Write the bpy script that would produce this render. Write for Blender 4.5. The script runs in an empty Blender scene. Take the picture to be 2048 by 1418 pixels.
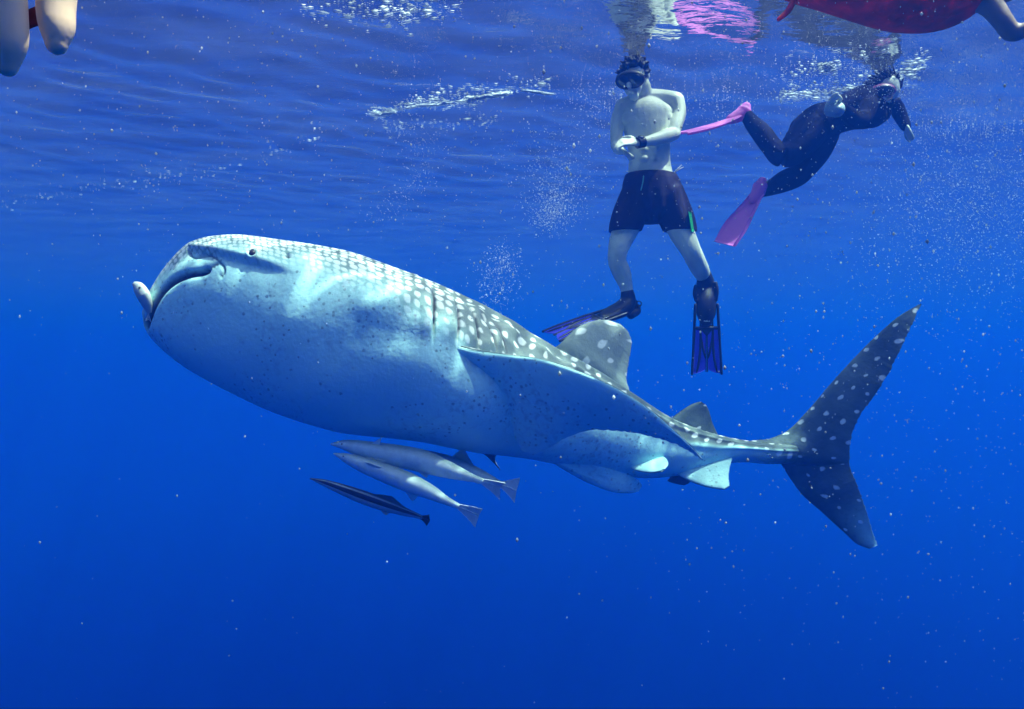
import bpy, math, random
import numpy as np
from mathutils import Vector

# ------------------------------------------------------------------ camera, sky, sun, exposure
S = bpy.context.scene
C = S.collection
F_PX = 1462.0                                   # focal length in pixels of a 2048 px wide frame
cam = bpy.data.cameras.new('camera'); co = bpy.data.objects.new('camera', cam); C.objects.link(co)
co.location = (0, 0, 0); co.rotation_euler = (math.radians(90), 0, 0)
cam.sensor_width = 36; cam.lens = 36 * F_PX / 2048; cam.clip_start = .01; cam.clip_end = 1000
S.camera = co
SUN = Vector((0.40, -0.09, 0.91)).normalized()
w = bpy.data.worlds.new('World'); S.world = w; w.use_nodes = True
nt = w.node_tree; bg = nt.nodes['Background']
sk = nt.nodes.new('ShaderNodeTexSky'); sk.sky_type = 'NISHITA'; sk.sun_disc = False; sk.air_density = .7; sk.dust_density = 2.5
sk.sun_elevation = math.asin(SUN.z); sk.sun_rotation = math.atan2(SUN.x, SUN.y)
nt.links.new(sk.outputs[0], bg.inputs[0]); bg.inputs[1].default_value = 0.15
sl = bpy.data.lights.new('sun', 'SUN'); sl.energy = 3.6; sl.angle = math.radians(.5); sl.color = (1, .93, .80)
so = bpy.data.objects.new('sun', sl); C.objects.link(so); so.location = (3, -3, 8)
so.rotation_euler = SUN.to_track_quat('Z', 'Y').to_euler()
vs_ = S.view_settings; vs_.view_transform = 'Standard'; vs_.look = 'None'; vs_.gamma = 1; vs_.exposure = 0.98
vs_.use_curve_mapping = False
cy = S.cycles; cy.volume_bounces = 3; cy.max_bounces = 5; cy.use_adaptive_sampling = True; cy.adaptive_threshold = .035; cy.adaptive_min_samples = 12; cy.transparent_max_bounces = 8
cy.use_denoising = True; cy.sample_clamp_indirect = 4; cy.caustics_reflective = False; cy.caustics_refractive = False
SURF = 2.0                                      # height of the sea surface above the lens
rng = np.random.RandomState(7); random.seed(7)

# ------------------------------------------------------------------ helpers
def P(px, py, Y):
    return np.array([(px - 1024) / F_PX * Y, Y, (709 - py) / F_PX * Y])

def new_mat(name):
    m = bpy.data.materials.new(name); m.use_nodes = True
    return m, m.node_tree.nodes, m.node_tree.links

def mk(name, V, F, mat, parent=None, origin=None, smooth=True, mats=None):
    """one mesh object; vertices are given in world space"""
    V = np.asarray(V, float)
    if parent is not None: origin = np.array(parent['_o'])
    elif origin is None: origin = V.mean(0)
    me = bpy.data.meshes.new(name)
    me.from_pydata((V - origin).tolist(), [], [list(map(int, f)) for f in F])
    if smooth: me.polygons.foreach_set('use_smooth', [True] * len(me.polygons))
    for m in (mats or [mat]): me.materials.append(m)
    me.update()
    o = bpy.data.objects.new(name, me); C.objects.link(o)
    if parent is not None: o.parent = parent
    else: o.location = Vector(origin)
    o['_o'] = [float(x) for x in origin]
    return o

def tag(o, label=None, cat=None, group=None, kind=None):
    if label: o['label'] = label
    if cat: o['category'] = cat
    if group: o['group'] = group
    if kind: o['kind'] = kind
    return o

def herm(xs, ys, q):
    """smooth curve through the points ys at xs (cubic Hermite), ys may be vectors"""
    xs = np.asarray(xs, float); ys = np.asarray(ys, float); q = np.asarray(q, float)
    sh = ys.ndim == 1
    if sh: ys = ys[:, None]
    h = np.diff(xs)[:, None]; d = np.diff(ys, axis=0) / h
    m = np.empty_like(ys); m[0] = d[0]; m[-1] = d[-1]
    m[1:-1] = (d[:-1] * h[1:] + d[1:] * h[:-1]) / (h[1:] + h[:-1])
    i = np.clip(np.searchsorted(xs, q, 'right') - 1, 0, len(xs) - 2)
    H = h[i]; t = ((q - xs[i])[:, None]) / H
    r = (2*t**3 - 3*t**2 + 1) * ys[i] + (t**3 - 2*t**2 + t) * H * m[i] + (-2*t**3 + 3*t**2) * ys[i+1] + (t**3 - t**2) * H * m[i+1]
    return r[:, 0] if sh else r

def resample(pts, n):
    pts = np.asarray(pts, float)
    s = np.r_[0, np.cumsum(np.linalg.norm(np.diff(pts, axis=0), axis=1))]
    return herm(s, pts, np.linspace(0, s[-1], n))

def nrm(v): return v / (np.linalg.norm(v, axis=-1, keepdims=True) + 1e-12)

def grid_faces(nr, nc, closed, base=0):
    F = []
    for i in range(nr - 1):
        for j in range(nc if closed else nc - 1):
            k = (j + 1) % nc
            F.append((base + i*nc + j, base + i*nc + k, base + (i+1)*nc + k, base + (i+1)*nc + j))
    return F

def tube(pts, rad, side=None, n=16, steps=6, cap=True):
    """tapered limb through pts; rad = (across, deep) per point, or one number; round caps"""
    pts = np.asarray(pts, float); k = len(pts)
    rad = np.array([(r, r) if np.isscalar(r) else r for r in rad], float)
    s = np.r_[0, np.cumsum(np.linalg.norm(np.diff(pts, axis=0), axis=1))]
    q = np.linspace(0, s[-1], (k - 1) * steps + 1)
    c = herm(s, pts, q) if k > 2 else np.stack([np.interp(q, s, pts[:, i]) for i in range(3)], 1)
    r = np.maximum(herm(s, rad, q) if k > 2 else np.stack([np.interp(q, s, rad[:, i]) for i in range(2)], 1), 1e-4)
    t = nrm(np.gradient(c, axis=0))
    if side is None: side = np.array([1, 0, 0]) if abs(t[0][0]) < .8 else np.array([0, 0, 1])
    side = np.asarray(side, float)
    if cap:
        a0 = r[0].mean(); a1 = r[-1].mean(); al = np.radians([75, 50, 25])
        c = np.vstack([[c[0] - t[0]*a0*math.sin(a) for a in al], c, [c[-1] + t[-1]*a1*math.sin(a) for a in al[::-1]]])
        r = np.vstack([[r[0]*math.cos(a) for a in al], r, [r[-1]*math.cos(a) for a in al[::-1]]])
        t = np.vstack([[t[0]]*3, t, [t[-1]]*3])
    A = nrm(side - (t * side).sum(1, keepdims=True) * t); B = np.cross(t, A)
    th = np.linspace(0, 2*np.pi, n, endpoint=False)
    V = (c[:, None] + A[:, None]*(r[:, 0, None]*np.cos(th))[..., None] + B[:, None]*(r[:, 1, None]*np.sin(th))[..., None]).reshape(-1, 3)
    F = grid_faces(len(c), n, True)
    V = np.vstack([V, c[0] - t[0]*1e-4, c[-1] + t[-1]*1e-4]); b = len(c)*n
    F += [(b, (j+1) % n, j) for j in range(n)] + [(b+1, b-n+j, b-n+(j+1) % n) for j in range(n)]
    return V, F

def ball(c, r, n=20, m=12, rot=None):
    r = np.array([r]*3 if np.isscalar(r) else r, float); V = [(0, 0, 1)]
    for i in range(1, m):
        a = math.pi*i/m
        for j in range(n):
            b = 2*math.pi*j/n; V.append((math.sin(a)*math.cos(b), math.sin(a)*math.sin(b), math.cos(a)))
    V.append((0, 0, -1)); V = np.array(V)*r
    if rot is not None: V = V @ np.asarray(rot).T
    F = [(0, 1+j, 1+(j+1) % n) for j in range(n)]
    F += [(1+i*n+j, 1+(i+1)*n+j, 1+(i+1)*n+(j+1) % n, 1+i*n+(j+1) % n) for i in range(m-2) for j in range(n)]
    l = len(V)-1; F += [(l, 1+(m-2)*n+(j+1) % n, 1+(m-2)*n+j) for j in range(n)]
    return V + np.asarray(c), F

def join(parts):
    Vs, Fs, b = [], [], 0
    for V, F in parts:
        Vs.append(np.asarray(V)); Fs += [tuple(i + b for i in f) for f in F]; b += len(V)
    return np.vstack(Vs), Fs

def fuse(parts, voxel, smooth=6):
    """melt overlapping volumes into one continuous skin"""
    V, F = join(parts)
    me = bpy.data.meshes.new('tmp'); me.from_pydata(V.tolist(), [], [list(f) for f in F]); me.update()
    o = bpy.data.objects.new('tmp', me); C.objects.link(o)
    r = o.modifiers.new('r', 'REMESH'); r.mode = 'VOXEL'; r.voxel_size = voxel
    s = o.modifiers.new('s', 'SMOOTH'); s.iterations = smooth; s.factor = .5
    dg = bpy.context.evaluated_depsgraph_get(); dg.update()
    m2 = o.evaluated_get(dg).to_mesh()
    V2 = np.empty(len(m2.vertices)*3); m2.vertices.foreach_get('co', V2); V2 = V2.reshape(-1, 3)
    F2 = [tuple(p.vertices) for p in m2.polygons]
    o.evaluated_get(dg).to_mesh_clear(); bpy.data.objects.remove(o); bpy.data.meshes.remove(me)
    return V2, F2

def sheet(rows, thick, n=None):
    """closed thin slab from a grid of points rows[i][j]; thick[i][j] = half thickness"""
    G = np.asarray(rows, float); T = np.asarray(thick, float)
    du = np.gradient(G, axis=0); dv = np.gradient(G, axis=1); N = nrm(np.cross(du, dv))
    a, b = G.shape[:2]
    V = np.vstack([(G + N*T[..., None]).reshape(-1, 3), (G - N*T[..., None]).reshape(-1, 3)])
    F = grid_faces(a, b, False) + [f[::-1] for f in grid_faces(a, b, False, a*b)]
    o = a*b
    rim = [(i, 0) for i in range(a)] + [(a-1, j) for j in range(1, b)] + [(i, b-1) for i in range(a-2, -1, -1)] + [(0, j) for j in range(b-2, 0, -1)]
    idx = [i*b + j for i, j in rim]
    for k in range(len(idx)):
        p, q = idx[k], idx[(k+1) % len(idx)]; F.append((p, q, q+o, p+o)[::-1])
    return V, F, N

def principled(name, col, rough=.6, spec=.3, noise=0, scale=20, bump=0, sss=0, trans=0):
    m, N, L = new_mat(name); b = N['Principled BSDF']
    b.inputs['Roughness'].default_value = rough; b.inputs['Specular IOR Level'].default_value = spec
    b.inputs['Base Color'].default_value = (*col, 1)
    if noise or bump:
        tc = N.new('ShaderNodeTexCoord'); nz = N.new('ShaderNodeTexNoise'); nz.inputs['Scale'].default_value = scale; nz.inputs['Detail'].default_value = 5
        L.new(tc.outputs['Object'], nz.inputs['Vector'])
        if noise:
            mx = N.new('ShaderNodeMix'); mx.data_type = 'RGBA'
            mx.inputs['A'].default_value = (*[c*(1-noise) for c in col], 1); mx.inputs['B'].default_value = (*[min(1, c*(1+noise)) for c in col], 1)
            L.new(nz.outputs['Fac'], mx.inputs['Factor']); L.new(mx.outputs['Result'], b.inputs['Base Color'])
        if bump:
            bp = N.new('ShaderNodeBump'); bp.inputs['Strength'].default_value = 1; bp.inputs['Distance'].default_value = bump
            L.new(nz.outputs['Fac'], bp.inputs['Height']); L.new(bp.outputs[0], b.inputs['Normal'])
    if trans:
        t = N.new('ShaderNodeBsdfTranslucent'); t.inputs[0].default_value = (*col, 1)
        ms = N.new('ShaderNodeMixShader'); ms.inputs[0].default_value = trans
        L.new(b.outputs[0], ms.inputs[1]); L.new(t.outputs[0], ms.inputs[2]); L.new(ms.outputs[0], N['Material Output'].inputs[0])
    return m

# ------------------------------------------------------------------ the sea: body of water and its surface seen from below
m, N, L = new_mat('sea_water'); N.remove(N['Principled BSDF'])
pv = N.new('ShaderNodeVolumePrincipled'); pv.inputs['Density'].default_value = .105; pv.inputs['Anisotropy'].default_value = .3
pv.inputs['Color'].default_value = (.005, .057, .355, 1); pv.inputs['Absorption Color'].default_value = (.004, .48, .74, 1)
L.new(pv.outputs[0], N['Material Output'].inputs['Volume'])
X, Z0, Z1 = 130, -13, SURF + .28
vs = [(sx*X, sy*X, z) for z in (Z0, Z1) for sx, sy in ((-1, -1), (1, -1), (1, 1), (-1, 1))]
haze = mk('haze', vs, [(3, 2, 1, 0), (4, 5, 6, 7), (0, 1, 5, 4), (1, 2, 6, 5), (2, 3, 7, 6), (3, 0, 4, 7)], m, smooth=False)
tag(haze, 'deep clear blue sea water filling the whole view', 'water', kind='stuff')

def spaced(a, b, fine, far, g=1.12):
    v = list(np.arange(a, b + 1e-6, fine)); s, x, pre = fine, v[-1], []
    while x < far: s *= g; x += s; v.append(x)
    s, x = fine, a
    while x > -far: s *= g; x -= s; pre.append(x)
    return np.array(pre[::-1] + v)
xs, ys = spaced(-5.5, 5.5, .035, 128), spaced(2.6, 12, .035, 128)
gx, gy = np.meshgrid(xs, ys); WR = np.random.RandomState(3)
WAVES = []
for i in range(70):
    lam = .22 * 14**WR.rand(); WAVES.append((2*math.pi/lam, WR.randn()*.75 + 2.1, (.0034*lam**.9 if lam < .6 else .0014*lam**.75), WR.rand()*6.3))
def wave(x, y):
    z = 0
    for k, th, A, ph in WAVES: z = z + A*np.sin(k*(x*math.cos(th) + y*math.sin(th)) + ph)
    return z*np.exp(-np.maximum(0, np.hypot(x, y - 4) - 3.5)/6)
nx, ny = len(xs), len(ys); idx = np.arange(nx*ny).reshape(ny, nx)
V = np.stack([gx, gy, SURF + wave(gx, gy)], -1).reshape(-1, 3)
F = np.stack([idx[:-1, :-1], idx[:-1, 1:], idx[1:, 1:], idx[1:, :-1]], -1).reshape(-1, 4)
m, N, L = new_mat('sea_surface'); N.remove(N['Principled BSDF'])
tc = N.new('ShaderNodeTexCoord'); nz = N.new('ShaderNodeTexNoise'); nz.inputs['Scale'].default_value = 9; nz.inputs['Detail'].default_value = 3
mp = N.new('ShaderNodeMapping'); mp.inputs['Scale'].default_value = (.6, 1.6, 1); L.new(tc.outputs['Object'], mp.inputs[0]); L.new(mp.outputs[0], nz.inputs['Vector'])
bp = N.new('ShaderNodeBump'); bp.inputs['Strength'].default_value = .4; bp.inputs['Distance'].default_value = .015
L.new(nz.outputs['Fac'], bp.inputs['Height'])
fr = N.new('ShaderNodeFresnel'); fr.inputs[0].default_value = 1.33; L.new(bp.outputs[0], fr.inputs['Normal'])
tr = N.new('ShaderNodeBsdfTransparent'); gl = N.new('ShaderNodeBsdfGlossy'); gl.inputs['Roughness'].default_value = .03; L.new(bp.outputs[0], gl.inputs['Normal'])
# noise in the transparent colour paints a caustic net onto the passing sunlight
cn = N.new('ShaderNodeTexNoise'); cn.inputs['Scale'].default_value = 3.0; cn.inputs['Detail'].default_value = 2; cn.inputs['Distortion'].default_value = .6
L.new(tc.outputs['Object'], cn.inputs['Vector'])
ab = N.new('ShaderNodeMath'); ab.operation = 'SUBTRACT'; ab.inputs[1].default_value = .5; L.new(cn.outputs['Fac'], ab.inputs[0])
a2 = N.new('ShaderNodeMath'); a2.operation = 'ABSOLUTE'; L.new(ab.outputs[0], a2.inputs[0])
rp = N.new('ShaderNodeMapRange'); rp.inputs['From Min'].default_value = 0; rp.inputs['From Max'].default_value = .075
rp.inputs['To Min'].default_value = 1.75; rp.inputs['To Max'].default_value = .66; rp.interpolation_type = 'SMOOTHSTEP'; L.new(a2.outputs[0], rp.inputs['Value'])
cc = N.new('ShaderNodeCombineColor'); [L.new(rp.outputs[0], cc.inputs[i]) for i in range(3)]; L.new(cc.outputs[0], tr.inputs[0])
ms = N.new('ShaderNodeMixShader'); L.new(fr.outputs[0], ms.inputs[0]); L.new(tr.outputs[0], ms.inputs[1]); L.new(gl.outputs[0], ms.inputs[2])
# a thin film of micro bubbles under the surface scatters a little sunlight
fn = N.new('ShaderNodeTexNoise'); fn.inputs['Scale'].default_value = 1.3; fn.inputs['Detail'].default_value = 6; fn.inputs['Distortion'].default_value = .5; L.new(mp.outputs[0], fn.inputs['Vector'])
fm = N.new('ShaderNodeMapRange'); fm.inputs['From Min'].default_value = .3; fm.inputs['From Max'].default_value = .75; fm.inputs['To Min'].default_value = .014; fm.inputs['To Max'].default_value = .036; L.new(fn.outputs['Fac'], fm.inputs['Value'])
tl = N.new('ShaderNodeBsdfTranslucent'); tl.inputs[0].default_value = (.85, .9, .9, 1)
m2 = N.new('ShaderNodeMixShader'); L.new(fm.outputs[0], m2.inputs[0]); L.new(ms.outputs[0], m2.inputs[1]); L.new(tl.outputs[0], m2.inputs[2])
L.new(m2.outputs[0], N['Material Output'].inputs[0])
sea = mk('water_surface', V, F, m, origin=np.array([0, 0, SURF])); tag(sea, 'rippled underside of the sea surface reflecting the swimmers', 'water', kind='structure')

# ------------------------------------------------------------------ whale shark
T_ = [(284,625),(292,600),(310,567),(335,530),(362,500),(390,481),(425,473),(480,471),(550,480),(630,491),(710,508),(790,537),(860,564),(920,590),(980,622),(1050,662),(1120,702),(1190,740),(1260,785),(1345,838),(1430,868),(1500,882),(1560,888),(1612,893),(1655,902)]
B_ = [(288,652),(300,674),(325,700),(360,728),(400,753),(440,775),(490,800),(545,824),(605,845),(670,862),(730,870),(790,876),(850,884),(905,895),(960,905),(1020,912),(1080,921),(1145,934),(1215,948),(1300,956),(1390,945),(1470,925),(1540,928),(1592,924),(1645,910)]
HALF = [.08,.14,.19,.23,.265,.295,.325,.355,.385,.41,.43,.44,.45,.455,.45,.40,.31,.245,.21,.165,.12,.085,.06,.035,.010]
def old_Y(px): return 3.42 + .00094*(px - 290) - .00000008*(px - 290)**2
def shark_Y(px): return herm([250, 450, 650, 900, 1200, 1450, 1900], [3.86, 3.78, 3.74, 3.77, 4.04, 4.34, 4.74], np.atleast_1d(np.asarray(px, float)))
NS, NT = 640, 200
ST = np.linspace(0, 1, NS)**1.0*24
k = np.arange(25.)
Tt, Bb, Ha = herm(k, T_, ST), herm(k, B_, ST), herm(k, HALF, ST)
Yc = shark_Y((Tt[:, 0] + Bb[:, 0])/2)
PT = np.stack([(Tt[:, 0]-1024)/F_PX*Yc, Yc, (709-Tt[:, 1])/F_PX*Yc], 1)
PB = np.stack([(Bb[:, 0]-1024)/F_PX*Yc, Yc, (709-Bb[:, 1])/F_PX*Yc], 1)
CEN, UP = (PT+PB)/2, (PT-PB)/2
LAT = -nrm(CEN*np.array([1, 1, .2]))
TH = np.linspace(0, 2*np.pi, NT, endpoint=False)            # 0 = upper outline, 90 = toward the lens, 180 = belly outline
ex = herm([0, 4, 10, 14, 24], [2.5, 2.35, 2.15, 2.0, 2.0], ST)
ct, st_ = np.cos(TH), np.sin(TH)
sc_ = (np.abs(ct)[None]**ex[:, None] + np.abs(st_)[None]**ex[:, None])**(-1/ex[:, None])
G = CEN[:, None] + UP[:, None]*(ct*sc_)[..., None] + (LAT*Ha[:, None])[:, None]*(st_*sc_)[..., None]
AX = np.linspace(0, 1, NS)
d1 = np.gradient(G, axis=0); d2 = np.roll(G, -1, 1) - np.roll(G, 1, 1)
NM = nrm(np.cross(d2, d1)); flip = np.sign(((G - CEN[:, None])*NM).sum(-1).mean()); NM *= flip
PX = G[..., 0]/G[..., 1]*F_PX + 1024; PY = 709 - G[..., 2]/G[..., 1]*F_PX
near = (np.sin(TH) > 0)[None]*np.ones((NS, 1))
# mirror the picture position of the far side so that both flanks carry the same features
def pdist(poly):
    poly = np.asarray(poly, float); best = np.full(PX.shape, 1e9)
    for a, b in zip(poly[:-1], poly[1:]):
        d = b - a; t = np.clip(((PX-a[0])*d[0] + (PY-a[1])*d[1])/(d @ d), 0, 1)
        best = np.minimum(best, np.hypot(PX-a[0]-t*d[0], PY-a[1]-t*d[1]))
    return best
def band(a, lo, hi, soft): return 1/(1+np.exp(-(a-lo)/soft))*1/(1+np.exp((a-hi)/soft))
disp = np.zeros(PX.shape); crease = np.zeros(PX.shape)  # crease: dark mouth lining, and groove shade put into the colour
mouth = resample([(284,668),(293,640),(303,612),(320,583),(343,562),(372,549),(402,542),(420,530),(434,522),(442,531),(443,543),(437,551)], 60)
d = pdist(mouth[:45]); g = np.exp(-(d/6.0)**2)*near
disp -= .034*g; crease = np.maximum(crease, .97*np.exp(-(d/6.5)**4)*near)
d = pdist(mouth[40:]); g = np.exp(-(d/2.5)**2)*near
disp -= .012*g; crease = np.maximum(crease, .75*np.exp(-(d/2.6)**2)*near)
lip = np.array([(300,590),(330,548),(365,528),(400,522),(425,515)])
disp += .004*np.exp(-(pdist(lip)/11)**2)*near
ridge = np.array([(286, 612), (310, 567), (335, 531), (362, 501), (376, 489), (420, 494), (460, 503), (505, 515), (560, 530), (620, 548)], float)      # brow: the face is hollowed below it
below = PY - np.interp(PX, ridge[:, 0], ridge[:, 1]); rwin = band(PX, 305, 560, 14)*near*np.interp(PX, [300, 370, 400], [.45, .6, 1])
disp += rwin*(.010*np.exp(-(below/7)**2) - .036*(1/(1+np.exp(-(below-6)/3)))*np.exp(-np.maximum(below, 0)/58))
disp += near*(.034*np.exp(-((PY-604)/34)**2)*band(PX, 720, 866, 14) - .004*np.exp(-((PY-664)/np.where(PY < 664, 14, 42))**2)*band(PX, 752, 869, 9))      # gill cover overhang
fold = resample([(374,500),(376,508),(384,512),(396,508),(410,505),(424,511),(434,521)], 30)
g = pdist(fold); disp -= .010*np.exp(-(g/2.2)**2)*near; crease = np.maximum(crease, .6*np.exp(-(g/2.4)**2)*near)
disp -= .018*np.exp(-((PX-575)**2/36 + (PY-511)**2/16))*near                     # spiracle
crease = np.maximum(crease, .8*np.exp(-((PX-575)**2/30 + (PY-511)**2/12)**2)*near)
g = np.hypot(PX-505, (PY-508)); disp += (.007*np.exp(-((g-9.5)/2.5)**2) - .008*np.exp(-(g/5.5)**2))*near   # rim of the eye
GILLS = [([(838,556),(852,572),(862,590),(865,612),(866,660)], .045, 560, 674), ([(892,583),(905,600),(913,622),(914,650),(913,676)], .034, 590, 684),
         ([(925,603),(938,620),(945,640),(950,662),(955,690)], .032, 606, 696), ([(955,622),(968,640),(977,660),(985,682),(992,700)], .028, 626, 706), ([(985,645),(997,662),(1006,682),(1014,704)], .022, 650, 710)]
for poly, A, y0, y1 in GILLS:
    poly = np.array(poly, float); xsl = np.interp(PY, poly[:, 1], poly[:, 0]); dx = PX - xsl
    win = 1/(1+np.exp(-(PY-y0)/4))*1/(1+np.exp((PY-y1+8)/7))*near
    disp += win*np.where(dx < 0, A*(np.exp(dx/40) - .9*np.exp(dx/6)), -A*.25*np.exp(-dx/12)) - win*A*.5*np.exp(-((dx-.5)/2.4)**2)
    crease = np.maximum(crease, .95*win*np.exp(-((dx-.8)/(1.9+A*22))**2))
thd = np.degrees(TH)[None]*np.ones((NS, 1)); stn = ST[:, None]*np.ones((1, NT))
px_c = ((Tt[:, 0]+Bb[:, 0])/2)[:, None]
for th0, A, wd, lo, hi in ((14, .016, 5, 12.5, 19), (33, .018, 5, 13, 20), (-14, .016, 5, 12.5, 19), (-33, .018, 5, 13, 20)):
    tt = (thd + 180) % 360 - 180
    disp += A*np.exp(-((tt-th0-2*np.sin(stn*1.3))/wd)**2)*band(stn, lo, hi, .5)
tt = (thd + 180) % 360 - 180
for sgn in (1, -1): disp += .011*np.exp(-((tt-sgn*64)/9)**2)*band(stn, 18.6, 22.2, .5)      # keel along the tail stalk
disp += .012*np.sin(stn*6.5 + tt*.05)*np.exp(-((tt-35)/16)**2)*band(stn, 13.2, 16.5, .4)    # folds behind the gills
disp += .006*np.sin(PX*.021 + PY*.013)*np.sin(PY*.027 - PX*.006)*band(stn, 6, 16, 1.5)
G = G + NM*disp[..., None]
# pigment: dark spotted back, pale belly
edge = herm([0, 3, 6, 9, 12, 14, 17, 24], [22, 36, 44, 48, 66, 78, 66, 64], ST)[:, None]
atop = np.abs(tt + 4)
wob = 6*np.sin(stn*3.1) + 4*np.sin(stn*7.7 + tt*.1)
pig = 1/(1 + np.exp((atop - edge + wob*.6)/np.interp(ST, [0, 10, 14, 19, 24], [5, 7, 5, 3, 2.5])[:, None]))
pig = np.maximum(pig, 1/(1+np.exp(-(stn-21.9)/.35)))
ax_len = np.r_[0, np.cumsum(np.linalg.norm(np.diff(CEN, axis=0), axis=1))]
dens = np.interp(ST, [0, 7, 9, 11, 13, 15, 24], [36, 34, 28, 22, 17, 13, 10])                   # spots per metre
uu = np.r_[0, np.cumsum(np.diff(ax_len)*(dens[1:]+dens[:-1])/2)]
rad_ = np.sqrt(np.linalg.norm(UP, axis=1)*Ha)
ww = np.radians(tt)*rad_[:, None]*dens[:, None]
UVW = np.stack([uu[:, None]*np.ones((1, NT)), ww], -1)
spotr = np.interp(ST, [0, 7, 10, 12, 14, 24], [.45, .45, .44, .38, .24, .19])[:, None]*np.ones((1, NT))
pale = np.interp(ST, [0, 9, 12, 15, 20, 24], [.10, .12, .28, .32, .16, .05])[:, None]*np.ones((1, NT))
SH_V, SH_F, SH_A = [G.reshape(-1, 3)], grid_faces(NS, NT, True), [np.stack([pig, crease, spotr, pale], -1).reshape(-1, 4)]
SH_U = [UVW.reshape(-1, 2)]; base = NS*NT
for row, sgn in ((0, 1), (NS-1, -1)):                                                        # close snout and tail end
    SH_V.append(G[row].mean(0)[None]); SH_A.append(np.array([[pig[row].mean(), .5 if row == 0 else 0, .3, .5]])); SH_U.append(UVW[row].mean(0)[None])
    for j in range(NT):
        f = (base, row*NT + (j+1) % NT, row*NT + j); SH_F.append(f if sgn > 0 else f[::-1])
    base += 1
def fin(lead, trail, thick, attr, n=70, mch=36, spd=8, two=None, rag=0, curl=0):
    """fin from root to tip between leading and trailing edge, points (px, py, distance)"""
    global base
    fit = lambda p: P(p[0], p[1], p[2] + float(shark_Y(min(p[0], 1560))[0] - old_Y(min(p[0], 1560))))       # keep the fins on the body
    Lp = resample([fit(p) for p in lead], n); Tp = resample([fit(p) for p in trail], n)
    c = (1 - np.cos(np.linspace(0, np.pi, mch)))/2
    if rag: Tp = Tp + nrm(Tp-Lp)*(rag*np.interp(np.arange(n), np.arange(0, n, 1), rng.randn(n)))[:, None]
    Gd = Lp[:, None]*(1-c)[None, :, None] + Tp[:, None]*c[None, :, None]
    sp = np.linspace(0, 1, n)[:, None]
    tk = np.interp(np.linspace(0, 1, n), [0, .3, 1], thick)[:, None]*(2.6*np.sqrt(c)*(1-c)**.8 + .10*(1-c) + .03)[None]
    tk = np.minimum(tk, np.linalg.norm(Tp-Lp, axis=1)[:, None]*.12 + .0015)
    if curl:
        dn = nrm(np.cross(Tp[n//2]-Lp[n//2], Lp[-1]-Lp[0])); Gd = Gd + dn*(curl*np.sin(np.pi*c**1.4)[None]*np.sin(np.pi*np.clip(sp/.55, 0, 1))**1.5)[..., None]
    Vf, Ff, Nf = sheet(Gd, tk)
    ca = np.linalg.norm(Tp-Lp, axis=1)[:, None]*c[None]; sa = np.linalg.norm((Lp+Tp)[-1]/2-(Lp+Tp)[0]/2)*sp*np.ones((1, mch))
    uv = np.stack([sa*spd + 50 + base % 17, ca*spd], -1).reshape(-1, 2)
    pg, sr, pl = attr[:3]; back = two if two is not None else pg
    A = np.zeros((2*n*mch, 4)); A[:n*mch, 0] = pg; A[n*mch:, 0] = back; A[:, 2] = sr; A[:, 3] = pl
    if len(attr) > 3:                                                                        # paler tip and hind edge
        e = np.clip((sp - attr[3])/(1 - attr[3]), 0, 1)**1.2*np.clip(c[None]*1.3, 0, 1); A[:, 0] *= 1 - .9*np.r_[e.ravel(), e.ravel()]
    SH_V.append(Vf); SH_U.append(np.vstack([uv, uv + 3.7])); SH_A.append(A)
    SH_F.extend(tuple(i+base for i in f) for f in Ff); base += len(Vf)
Yd = shark_Y
# first and second dorsal
fin([(1095,705,4.28),(1118,690,4.24),(1140,667,4.25),(1165,649,4.27),(1190,641,4.29),(1213,640,4.31),(1238,648,4.33)],
    [(1262,810,4.34),(1258,778,4.33),(1253,762,4.33),(1255,738,4.33),(1260,708,4.33),(1263,682,4.335),(1257,664,4.335)], (.035,.028,.012), (1,.16,.75), spd=8, rag=.0015)  # first dorsal has a paler ground, its sunlit look put into the colour
fin([(1330,852,4.4),(1345,836,4.4),(1365,820,4.41),(1388,807,4.42),(1402,803,4.42)],
    [(1440,880,4.46),(1434,866,4.46),(1424,843,4.45),(1418,822,4.44),(1413,811,4.43)], (.03,.022,.01), (1,.10,.0), spd=7)
def skin_Y(px, py):
    q = np.where(near > 0, np.hypot(PX-px, PY-py), 1e9); i = np.unravel_index(q.argmin(), q.shape); return G[i][1]
def hug(px, py, off): return (px, py, float(skin_Y(px, py) - off + old_Y(px) - shark_Y(px)[0]))
# near pectoral: its dark upper side is turned away, the pale underside faces the lens
fin([hug(856,650,-.14), hug(892,683,-.028), hug(930,696,.010), (1010,709,3.545), (1080,718,3.47),(1150,740,3.40),(1220,770,3.38),(1290,812,3.37),(1340,853,3.37),(1382,893,3.38),(1406,919,3.40)],
    [(985,780,4.05), (1034,832,3.92), (1036,872,3.85), (1042,898,3.79), (1062,907,3.74),(1095,897,3.66),(1135,875,3.60),(1180,861,3.55),(1240,862,3.49),(1310,875,3.44),(1370,897,3.41),(1406,921,3.40)],
    (.05,.032,.008), (1,.2,.25), n=130, mch=60, two=0, rag=.0022, spd=8)
# far pectoral, only its tip shows under the belly
fin([(960,800,4.30),(950,850,4.45),(955,895,4.6),(975,912,4.7),(999,938,4.8)], [(1060,800,4.45),(1040,860,4.55),(1010,890,4.62),(990,918,4.72),(1000,940,4.8)], (.04,.03,.008), (1,.15,.1))
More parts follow.
